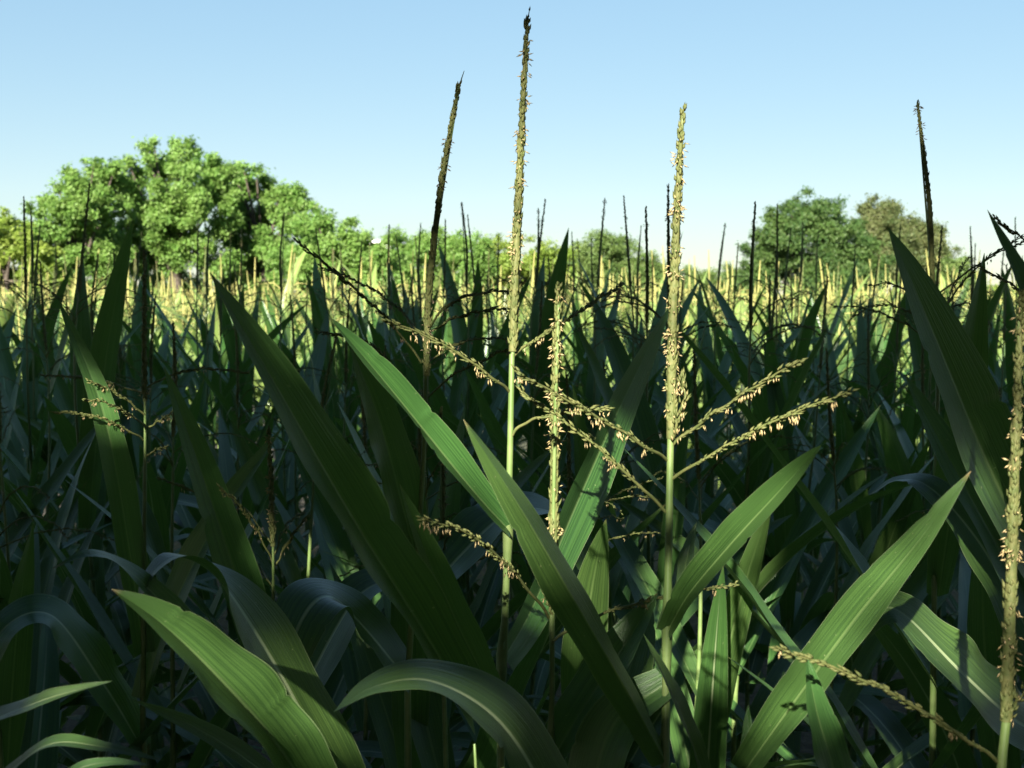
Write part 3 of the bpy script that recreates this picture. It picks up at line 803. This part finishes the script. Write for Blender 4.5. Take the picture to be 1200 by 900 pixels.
# ------------------------------------------------------------------ the rest of the field as one mass
def field():
    rg = np.random.default_rng(5)
    mb = MB()
    # a few low plants merged many times
    for row in range(60):
        y0 = 9.9 + row * .8 * (1 + row * .012)
        half = .44 * y0 + 1.5
        n = int(2 * half / (.30 + row * .010))
        for x in np.linspace(-half, half, n) + rg.normal(0, .06, n):
            y = y0 + rg.normal(0, .12)
            b0 = np.array([x, y, 0.]); top = rg.uniform(1.98, 2.48); sc = top / 2.36
            ln_ = rg.normal(0, .03, 2)
            tube(mb, b0 + np.array([[0, 0, .4], [ln_[0] * .5, ln_[1] * .5, 1.2], [ln_[0], ln_[1], 1.95 * sc]]), [.011, .008, .004], 4, 0)
            a0 = rg.uniform(0, 6.28)
            for q in range(6):
                az = a0 + q * math.pi + rg.normal(0, .4); th0 = R(rg.uniform(50, 78)); dr = rg.uniform(.1, 1.0) if q < 2 else rg.uniform(.4, 2.4)
                l = rg.uniform(.55, .85); tt = np.linspace(0, 1, 5); th = th0 - dr * tt ** 1.6
                st = np.stack([np.cos(az) * np.cos(th), np.sin(az) * np.cos(th), np.sin(th)], 1) * l / 4
                pts = b0 + np.array([0, 0, (1.66 - q * .17) * sc]) + np.vstack([[0, 0, 0], np.cumsum(st[:-1], 0)])
                fc = np.stack([-np.cos(az) * np.sin(th), -np.sin(az) * np.sin(th), np.cos(th)], 1)
                leaf_into(mb, pts, rg.uniform(.065, .09), fc, nseg=5, nac=2, fold=.4, ruff=.1, mat=0, seed=int(rg.integers(1e6)), twist=rg.normal(0, .6))
            lo = b0 + np.array([ln_[0], ln_[1], 1.93 * sc]); ti = b0 + np.array([ln_[0] * 1.3 + rg.normal(0, .035), ln_[1] * 1.3, top])
            tube(mb, [lo, lo * .45 + ti * .55, ti], [.004, .0085, .003], 5, 1)
            for q in range(6):
                az = rg.uniform(0, 6.28); l = rg.uniform(.14, .22); p = lo + (ti - lo) * rg.uniform(0, .25)
                e = rg.uniform(.3, 1.0); o_ = np.array([math.cos(az), math.sin(az), 0])
                tube(mb, [p, p + o_ * l * .5 + np.array([0, 0, l * .5 * e]), p + o_ * l + np.array([0, 0, l * .45 * e])], [.002, .0055, .003], 3, 1)
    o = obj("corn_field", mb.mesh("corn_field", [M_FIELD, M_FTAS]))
    o["kind"] = "stuff"; o["label"] = "sunlit yellow green mass of corn stretching to the trees"; o["category"] = "corn"
field()

# ------------------------------------------------------------------ trees
def crown_mesh(lobes, nleaf, size, mat, seed, clump=.42, keep=None):
    rg = np.random.default_rng(seed)
    lob = np.array([l[:3] for l in lobes]); rad = np.array([l[3] for l in lobes])
    wgt = (rad + .12) ** 2; wgt = wgt / wgt.sum()
    per = 26
    nc = nleaf // per
    li = rg.choice(len(lobes), nc, p=wgt)
    dv = norm(rg.normal(0, 1, (nc, 3)))
    rr = rad[li] * rg.uniform(.25, 1.0, nc) ** .45 * rg.choice([1, 1, 1, 1.12], nc)
    cc = lob[li] + dv * rr[:, None] * np.array([1, 1, .92])
    cl = clump * rg.uniform(.55, 1.25, nc)
    p = cc[:, None] + rg.normal(0, 1, (nc, per, 3)) * cl[:, None, None] * np.array([.55, .55, .42])
    p = p.reshape(-1, 3); n = len(p)
    out = np.repeat(dv, per, 0)
    nr = norm(out * .8 + rg.normal(0, .48, (n, 3)) + np.array([0, 0, .40]))
    if keep is not None:
        m = keep(p); p = p[m]; nr = nr[m]; n = len(p)
    p[:, 2] = np.maximum(p[:, 2], .3)
    t = norm(np.cross(nr, rg.normal(0, 1, (n, 3)))); b2 = np.cross(nr, t)
    s = size * rg.uniform(.6, 1.25, n)[:, None]
    v = np.stack([p - t * s * .5, p + b2 * s * .30 + nr * s * .06, p + t * s * .5, p - b2 * s * .30 + nr * s * .06], 1)
    mb = MB(); q = np.arange(n * 4).reshape(-1, 4)
    mb.add(v.reshape(-1, 3), q=q)
    return mb.mesh("crown", [mat], smooth=False)

def trunk_mesh(lobes, seed, r0, hb, keep=None, stop=None):
    rg = np.random.default_rng(seed)
    lob = np.array([l[:3] for l in lobes]); rad = np.array([l[3] for l in lobes])
    top = np.average(lob, axis=0, weights=rad)
    mb = MB()
    c, _ = spline([[0, 0, -.2], [.1, .05, hb * .5], [top[0] * .3, top[1] * .3, hb], [top[0] * .8, top[1] * .8, stop or max(top[2], hb + .5)]], 16)
    t = np.linspace(0, 1, 17)
    tube(mb, c, r0 * (1.35 - .95 * t + .5 * np.exp(-t * 14)), 10)
    for l, r in zip(lob, rad):
        s = c[int(rg.integers(7, 14))]
        m = (s + l) / 2 + rg.normal(0, .12 * r, 3) + np.array([0, 0, .1 * r])
        q, _ = spline([s, m, l, l + norm(l - m) * .3 * r], 10)
        if keep is not None and not keep(spline(q, 150)[0]).all(): continue
        tube(mb, q, np.linspace(r0 * .42, r0 * .06, 11), 6)
        for z in range(4):
            k = q[int(rg.integers(5, 10))]; dv = norm(rg.normal(0, 1, 3) + np.array([0, 0, .3])) * r * .6
            if keep is not None and not keep(k + np.linspace(0, 1, 24)[:, None] * dv).all(): continue
            tube(mb, [k, k + dv * .5 + rg.normal(0, .05, 3), k + dv], [r0 * .14, r0 * .08, r0 * .03], 5)
    return mb.mesh("trunk", [M_BARK])

def tree(label, lobes_px, d, nleaf, size, mat, seed, group=None, name="tree", foot=None, dspread=.5, clump=.42, fill=.42):
    rg = np.random.default_rng(seed)
    u0 = foot if foot is not None else np.average([l[0] for l in lobes_px], weights=[l[2] for l in lobes_px])
    bx = P(u0, 352, d); base = np.array([bx[0], bx[1], 0.])
    lobes = []; subs = []
    for (u, v, r) in lobes_px:
        rm = r / FPX * d
        q = P(u, v, d + rg.uniform(-dspread, dspread) * rm * 2) - base
        lobes.append((*q, rm))
        if r < 15:
            subs.append((*q, rm * .8)); continue
        for z in range(15):
            dv = norm(rg.normal(0, 1, 3)); dv[1] *= .9
            subs.append((*(q + dv * rm * rg.uniform(.5, 1.08)), rm * rg.uniform(.15, .31)))
        for z in range(6):
            dv = norm(rg.normal(0, 1, 3) + np.array([0, 0, .8])); subs.append((*(q + dv * rm * rg.uniform(1.05, 1.36)), rm * rg.uniform(.07, .15)))
        subs.append((*q, rm * fill))
    o = thing(name, label, "tree", base, group)
    h = max(l[2] for l in lobes)
    obj("trunk", trunk_mesh(lobes, seed, .03 * h + .03, h * .28), o)
    obj("crown", crown_mesh(subs, int(nleaf * 2.6), size * .64, mat, seed + 1, clump * d / 95), o)
    return o

tree("tallest lime green tree of the left group, two loose tufts on its top",
     [(200, 235, 46), (176, 182, 11), (210, 180, 13), (192, 203, 17), (216, 200, 16), (240, 224, 32), (172, 275, 48), (232, 292, 52), (200, 330, 60), (262, 222, 22), (160, 225, 22), (180, 167, 6), (228, 178, 7), (150, 190, 8), (222, 168, 6), (248, 190, 9), (205, 168, 7), (170, 172, 7), (266, 200, 8)], 55, 34000, .24, M_CR_LIME, 11)
tree("ragged lime green tree just left of the tallest tree of the group",
     [(98, 240, 40), (58, 268, 26), (122, 214, 24), (80, 310, 46), (135, 290, 45), (56, 236, 9), (52, 300, 30), (100, 340, 50), (85, 206, 10), (110, 192, 8), (68, 218, 8), (135, 196, 9), (48, 250, 8)], 52, 27000, .24, M_CR_LIME, 12)
tree("lime green tree with the pointed shoulder at the right side of the big left group",
     [(290, 225, 26), (312, 255, 38), (342, 240, 18), (330, 295, 48), (285, 305, 46), (310, 340, 50), (272, 200, 9), (350, 226, 8), (300, 200, 8), (328, 224, 8), (285, 195, 6), (358, 240, 7)], 58, 26000, .25, M_CR_LIME, 13)
tree("lower green tree sloping down to the right end of the left group",
     [(376, 282, 30), (405, 272, 14), (402, 300, 28), (355, 312, 40), (425, 300, 22), (448, 312, 22), (430, 330, 30), (390, 335, 38), (372, 258, 8), (412, 260, 6)], 46, 20000, .21, M_CR_LIME, 14)
tree("bright yellow green tree cut by the left edge of the picture",
     [(-6, 292, 36), (22, 275, 14), (15, 330, 44), (-40, 300, 45), (40, 310, 24), (55, 340, 28), (5, 262, 10)], 48, 16000, .24, M_CR_YEL, 15)
tree("wide low green tree right behind the tall leaning dark spike",
     [(470, 306, 30), (510, 298, 26), (548, 308, 30), (440, 310, 26), (500, 335, 38), (535, 290, 16), (490, 286, 14), (450, 335, 30), (545, 340, 34)], 85, 20000, .32, M_CR_LIME, 16)
tree("low green tree just behind the tallest tassel, right of the wide low tree",
     [(585, 308, 26), (625, 312, 28), (605, 330, 30), (565, 325, 24), (650, 308, 22), (575, 290, 12), (640, 335, 30), (570, 345, 24)], 92, 17000, .34, M_CR_YEL, 17)
tree("far round domed olive tree in the gap right of the tallest tassel",
     [(706, 294, 22), (688, 302, 19), (728, 304, 22), (755, 316, 20), (710, 326, 32), (675, 322, 24), (745, 332, 26), (712, 282, 12), (690, 345, 26), (770, 335, 20)], 110, 24000, .34, M_CR_MID, 18, fill=.7)
tree("tiny far bush on the skyline just right of the thick sunlit spike",
     [(800, 333, 18), (818, 337, 18), (786, 334, 18), (772, 330, 16), (830, 342, 16)], 150, 8000, .42, M_CR_MID, 19)
tree("tiny far bush on the skyline beside the left foot of the right round tree",
     [(848, 334, 18), (866, 332, 20), (832, 339, 16)], 150, 7000, .42, M_CR_MID, 20)
tree("large round dark green tree, the nearer of the two at the right",
     [(950, 258, 27), (918, 276, 28), (975, 276, 30), (903, 302, 30), (945, 312, 44), (992, 312, 36), (890, 325, 22), (960, 345, 40), (925, 242, 10), (970, 240, 9), (1002, 288, 24), (1010, 325, 34), (880, 335, 24)], 75, 46000, .26, M_CR_DARK, 21, fill=.78)
tree("tan green round tree behind the large dark one at the right",
     [(1030, 262, 24), (1062, 272, 28), (1090, 290, 22), (1042, 305, 40), (1085, 322, 34), (1015, 245, 9), (1040, 243, 8), (1105, 300, 12)], 85, 34000, .27, M_CR_TAN, 22, fill=.75)
tree("small green tree at the right foot of the tan green tree",
     [(1122, 322, 18), (1136, 345, 18), (1110, 345, 22), (1128, 308, 8)], 80, 10000, .28, M_CR_MID, 23, fill=.7)
tree("low pale bush on the skyline at the far right edge",
     [(1165, 346, 13), (1195, 347, 14), (1180, 350, 14), (1215, 342, 14)], 120, 4500, .40, M_CR_YEL, 24)

# trees on the field edge behind the camera that throw the shade; crown gaps are cut so sun reaches chosen spots
sh = np.array([-math.sin(SUN_AZ), -math.cos(SUN_AZ)]); lat = np.array([math.cos(SUN_AZ), -math.sin(SUN_AZ)])
def line(a, b, n, r):
    return [tuple(np.array(a) + (np.array(b) - np.array(a)) * k / max(n - 1, 1)) + (r,) for k in range(n)]
GAPS = (line((395, 385, 1.12), (460, 455, 1.16), 4, .032) + line((525, 535, 1.21), (560, 575, 1.23), 2, .03)
        + line((456, 376, 1.165), (575, 440, 1.23), 6, .03) + line((608, 437, 1.055), (765, 530, 1.16), 7, .03) + line((640, 482, 1.12), (740, 565, 1.15), 3, .025)
        + line((654, 350, 1.18), (649, 600, 1.19), 7, .035) + line((500, 608, 1.03), (600, 668, 1.13), 5, .032)
        + line((553, 512, .985), (598, 600, 1.01), 4, .016) + line((640, 668, 1.03), (720, 790, 1.1), 4, .012)
        + line((611, 185, 1.25), (602, 400, 1.25), 9, .042) + line((599, 440, 1.25), (598, 560, 1.25), 3, .02)
        + line((798, 140, 1.18), (787, 500, 1.18), 14, .058) + line((820, 497, 1.16), (930, 427, 1.08), 5, .032) + line((820, 540, 1.16), (990, 462, 1.05), 6, .032)
        + line((950, 540, 1.03), (825, 678, 1.13), 6, .03) + line((1132, 563, .96), (1000, 740, 1.03), 7, .035) + line((960, 790, 1.06), (900, 870, 1.1), 3, .03)
        + line((195, 705, .9), (370, 872, .98), 8, .035) + line((285, 370, .89), (330, 440, .92), 2, .008)
        + line((445, 806, .905), (590, 870, .98), 5, .038) + line((30, 825, .87), (120, 800, .86), 4, .03) + line((20, 895, .88), (100, 880, .87), 2, .03)
        + line((780, 720, 1.18), (779, 880, 1.18), 4, .016) + line((690, 730, 1.23), (850, 686, 1.31), 4, .010)
        + line((760, 400, 1.53), (690, 560, 1.45), 2, .012) + line((1195, 360, .95), (1180, 800, .95), 8, .03) + line((618, 40, 1.25), (612, 170, 1.25), 6, .036) + line((1160, 885, .945), (925, 764, .87), 6, .03)
        + line((536, 110, 1.66), (500, 420, 1.75), 11, .030) + line((1075, 125, 1.9), (1067, 300, 1.9), 5, .022) + line((168, 516, 1.95), (64, 482, 1.85), 5, .03) + line((168, 490, 1.94), (100, 450, 1.85), 4, .025) + line((170, 310, 1.92), (170, 700, 1.97), 7, .010)
        + line((320, 660, 1.85), (256, 570, 1.76), 4, .025) + line((318, 640, 1.84), (316, 510, 1.83), 3, .012))
GP = np.array([P(u, v, dd) for u, v, dd, r in GAPS]); GR = np.array([r for *_, r in GAPS])
def sun_gap(base, pad):
    def keep(p):
        q = p + base
        m = np.ones(len(q), bool)
        for g_, r in zip(GP, GR):
            dlt = q - g_
            m &= np.linalg.norm(dlt - (dlt @ S)[:, None] * S, axis=1) > r + pad
        return m
    return keep
def shade_tree(label, D, l0, lobes, n, seed):
    b_ = np.array([*(sh * D + lat * l0), 0.])
    o = thing("tree", label, "tree", b_)
    L3 = [(lat[0] * l + sh[0] * q, lat[1] * l + sh[1] * q, z, r) for l, q, z, r in lobes]
    obj("trunk", trunk_mesh(L3, seed, .26 if D > 8 else .12, 4.0 if D > 8 else 1.6, sun_gap(b_, .10), 6.6 if D > 8 else 3.0), o)
    obj("crown", crown_mesh(L3, n, .30, M_CR_DARK, seed, .6, sun_gap(b_, .12)), o)
shade_tree("tall leafy field edge tree behind the viewpoint, opposite the tallest tassel", 13, -1.0,
           [(0, 0, 8.6, 2.2), (-1.6, .4, 9.3, 2.0), (1.4, .2, 9.3, 2.1), (0, 0, 10.4, 1.7), (1.7, -.3, 7.6, 1.9), (-1.6, 0, 7.2, 1.8), (0, .5, 6.2, 1.8), (1.3, .5, 4.2, 1.9), (-1.4, .5, 4.2, 1.9)], 30000, 51)
shade_tree("broad leafy field edge tree behind the viewpoint, the middle one of three", 14, -5.5,
           [(0, 0, 9.0, 2.3), (-1.7, .3, 9.3, 2.1), (1.6, .2, 9.3, 2.1), (0, 0, 10.6, 1.7), (1.7, 0, 7.6, 2.0), (-1.7, 0, 7.6, 2.0), (0, 0, 6.4, 2.0), (1.4, 0, 4.2, 2.1), (-1.4, 0, 4.2, 2.1)], 30000, 52)
shade_tree("leafy field edge tree behind the viewpoint, standing nearest the sun's low side", 14, -10,
           [(0, 0, 9.0, 2.3), (-1.7, .3, 9.3, 2.1), (1.6, .2, 9.3, 2.1), (0, 0, 10.6, 1.7), (1.7, 0, 7.6, 2.0), (-1.7, 0, 7.6, 2.0)], 26000, 53)
def added_near_tree():  # added unseen tree, shaped to throw dappled shade on the front plants
    b_ = np.array([-2.6, -4.2, 0.])
    o = thing("tree", "added unseen bushy tree right behind the viewpoint, put there to shade the front plants", "tree", b_)
    ctr = np.array([0.05, 1.15, 1.80]) + S * 5.2 - b_
    rt = np.array([lat[0], lat[1], 0]); up_ = np.cross(S, rt); up_ = up_ if up_[2] > 0 else -up_
    L4 = []
    for l, q, r in ((-1.1, .55, .75), (0, .7, .8), (1.1, .5, .75), (-1.2, -.5, .8), (0, -.35, .85), (1.15, -.6, .8), (-.5, .1, .8), (.6, .1, .8), (1.9, 0, .8), (-2.0, .1, .8), (-.4, -1.2, .8), (.8, -1.3, .8), (-1.6, -1.2, .8),
                    (-1.5, 1.3, .9), (-.4, 1.5, .9), (.8, 1.4, .9), (2.0, 1.1, .9), (-.9, 2.1, .7), (.4, 2.2, .7), (1.5, 2.0, .6), (2.8, .5, .9), (-2.8, .5, .9)):
        L4.append((*(ctr + rt * l + up_ * q), r))
    obj("trunk", trunk_mesh(L4, 77, .10, 1.5, sun_gap(b_, .03), 2.5), o)
    obj("crown", crown_mesh(L4, 58000, .14, M_CR_DARK, 78, .30, sun_gap(b_, .010)), o)
added_near_tree()
def added_overhang_tree():  # added unseen boughs that keep overhead sky light off the first rows
    b_ = np.array([3.4, -5.5, 0.])
    o = thing("tree", "added unseen tree over the viewpoint, its low boughs put there to block sky light", "tree", b_)
    rg = np.random.default_rng(8)
    L5 = []
    for y in np.arange(-4.6, 2.5, .78):
        lo = max(3.35 + (0 if y > 0 else -y * .42), 3.3); hi = 1.5 + (7.4 - y) * .534
        for x in np.arange(-5.6, 5.7, .85):
            r = .62
            L5.append((x + rg.normal(0, .15) - b_[0], y + rg.normal(0, .15) - b_[1], rg.uniform(lo + .25, max(lo + .3, min(hi - .4, lo + 1.1))), r * rg.uniform(.8, 1.15)))
    kp = sun_gap(b_, .03)
    obj("trunk", trunk_mesh(L5[::3], 81, .20, 2.6, sun_gap(b_, .09), 4.6), o)
    obj("crown", crown_mesh(L5, 52000, .15, M_CR_DARK, 82, .28, kp), o)
added_overhang_tree()
for lab_, l_, D_ in (("added bushy tree behind the viewpoint to darken the foreground, right of the overhanging one", 5.0, 5.0), ("added bushy tree behind the viewpoint to darken the foreground, left of the overhanging one", -6.2, 5.0)):  # unseen trees added at both sides to darken the foreground
    shade_tree(lab_, D_, l_, [(0, 0, 4.6, 1.7), (-1.4, 0, 4.0, 1.5), (1.4, 0, 4.0, 1.5), (0, .3, 2.8, 1.6), (-1.2, .3, 2.4, 1.2), (1.2, .3, 2.4, 1.2), (.2, 0, 5.8, 1.1)], 14000, 90 + int(l_))
for lab_, D_, l_ in (("leafy field edge tree behind the viewpoint, outermost on the sunward side", 14, -16), ("leafy field edge tree behind the viewpoint, second from the far end", 13, 9),
                     ("leafy field edge tree behind the viewpoint, at the far end of the row", 12, 14.5), ("leafy tree beside the rows, standing apart behind the viewpoint", 5, 15)):
    shade_tree(lab_, D_, l_, [(0, 0, 8.8, 2.6), (-1.9, .3, 9.3, 2.3), (1.8, .2, 9.3, 2.3), (0, 0, 10.4, 1.8), (1.9, 0, 7.0, 2.4), (-1.9, 0, 7.0, 2.4), (0, 0, 4.2, 2.4), (-1.8, 0, 3.6, 2.0), (1.9, 0, 3.6, 2.0)], 18000, 60 + int(l_))
shade_tree("leafy field edge tree behind the viewpoint, over the right part of the rows", 13, 3.6,
           [(0, 0, 8.6, 2.3), (-1.7, .3, 9.3, 2.1), (1.6, .2, 9.3, 2.1), (0, 0, 10.4, 1.7), (1.7, 0, 7.2, 2.0), (-1.7, 0, 7.2, 2.0), (1.4, 0, 4.4, 2.1), (-1.4, 0, 4.4, 2.1)], 28000, 54)

# ------------------------------------------------------------------ small low cloud
def cloud():
    rg = np.random.default_rng(3)
    m, N, L = new_mat("cloud_white")
    out = N.new("ShaderNodeOutputMaterial"); pb = N.new("ShaderNodeBsdfPrincipled")
    pb.inputs["Base Color"].default_value = (.8, .74, .76, 1); pb.inputs["Roughness"].default_value = 1; pb.inputs["Specular IOR Level"].default_value = 0
    L.new(pb.outputs[0], out.inputs[0])
    mb = MB()
    dist = 4000.
    for (u, v, r) in ((428, 284, 9), (440, 287, 9), (418, 288, 8), (452, 290, 8), (434, 292, 10), (410, 293, 7)):
        c = P(u, v, dist); rm = r / FPX * dist
        a = np.linspace(0, np.pi, 17)[:, None]; b_ = np.linspace(0, 2 * np.pi, 28, endpoint=False)[None]
        x = np.sin(a) * np.cos(b_); y = np.sin(a) * np.sin(b_); z = np.cos(a) * np.ones_like(b_)
        ph = rg.uniform(0, 6, 3)
        k = rm * (1 + .13 * np.sin(5 * x + ph[0]) * np.sin(6 * y + ph[1]) + .10 * np.sin(9 * z + ph[2] + 7 * x))
        V = np.stack([x * k * 1.25, y * k * 1.5, z * k * .62], -1).reshape(-1, 3) + c
        i = np.arange(16)[:, None] * 28; j = np.arange(28)[None]
        q = np.stack([i + j, i + 28 + j, i + 28 + (j + 1) % 28, i + (j + 1) % 28], -1).reshape(-1, 4)
        mb.add(V, q=q)
    o = obj("cloud", mb.mesh("cloud", [m]))
    o["kind"] = "structure"; o["label"] = "small pale pink cloud low over the trees"
cloud()
print("objects", len(bpy.data.objects), "plants", cnt + len(NAMED))
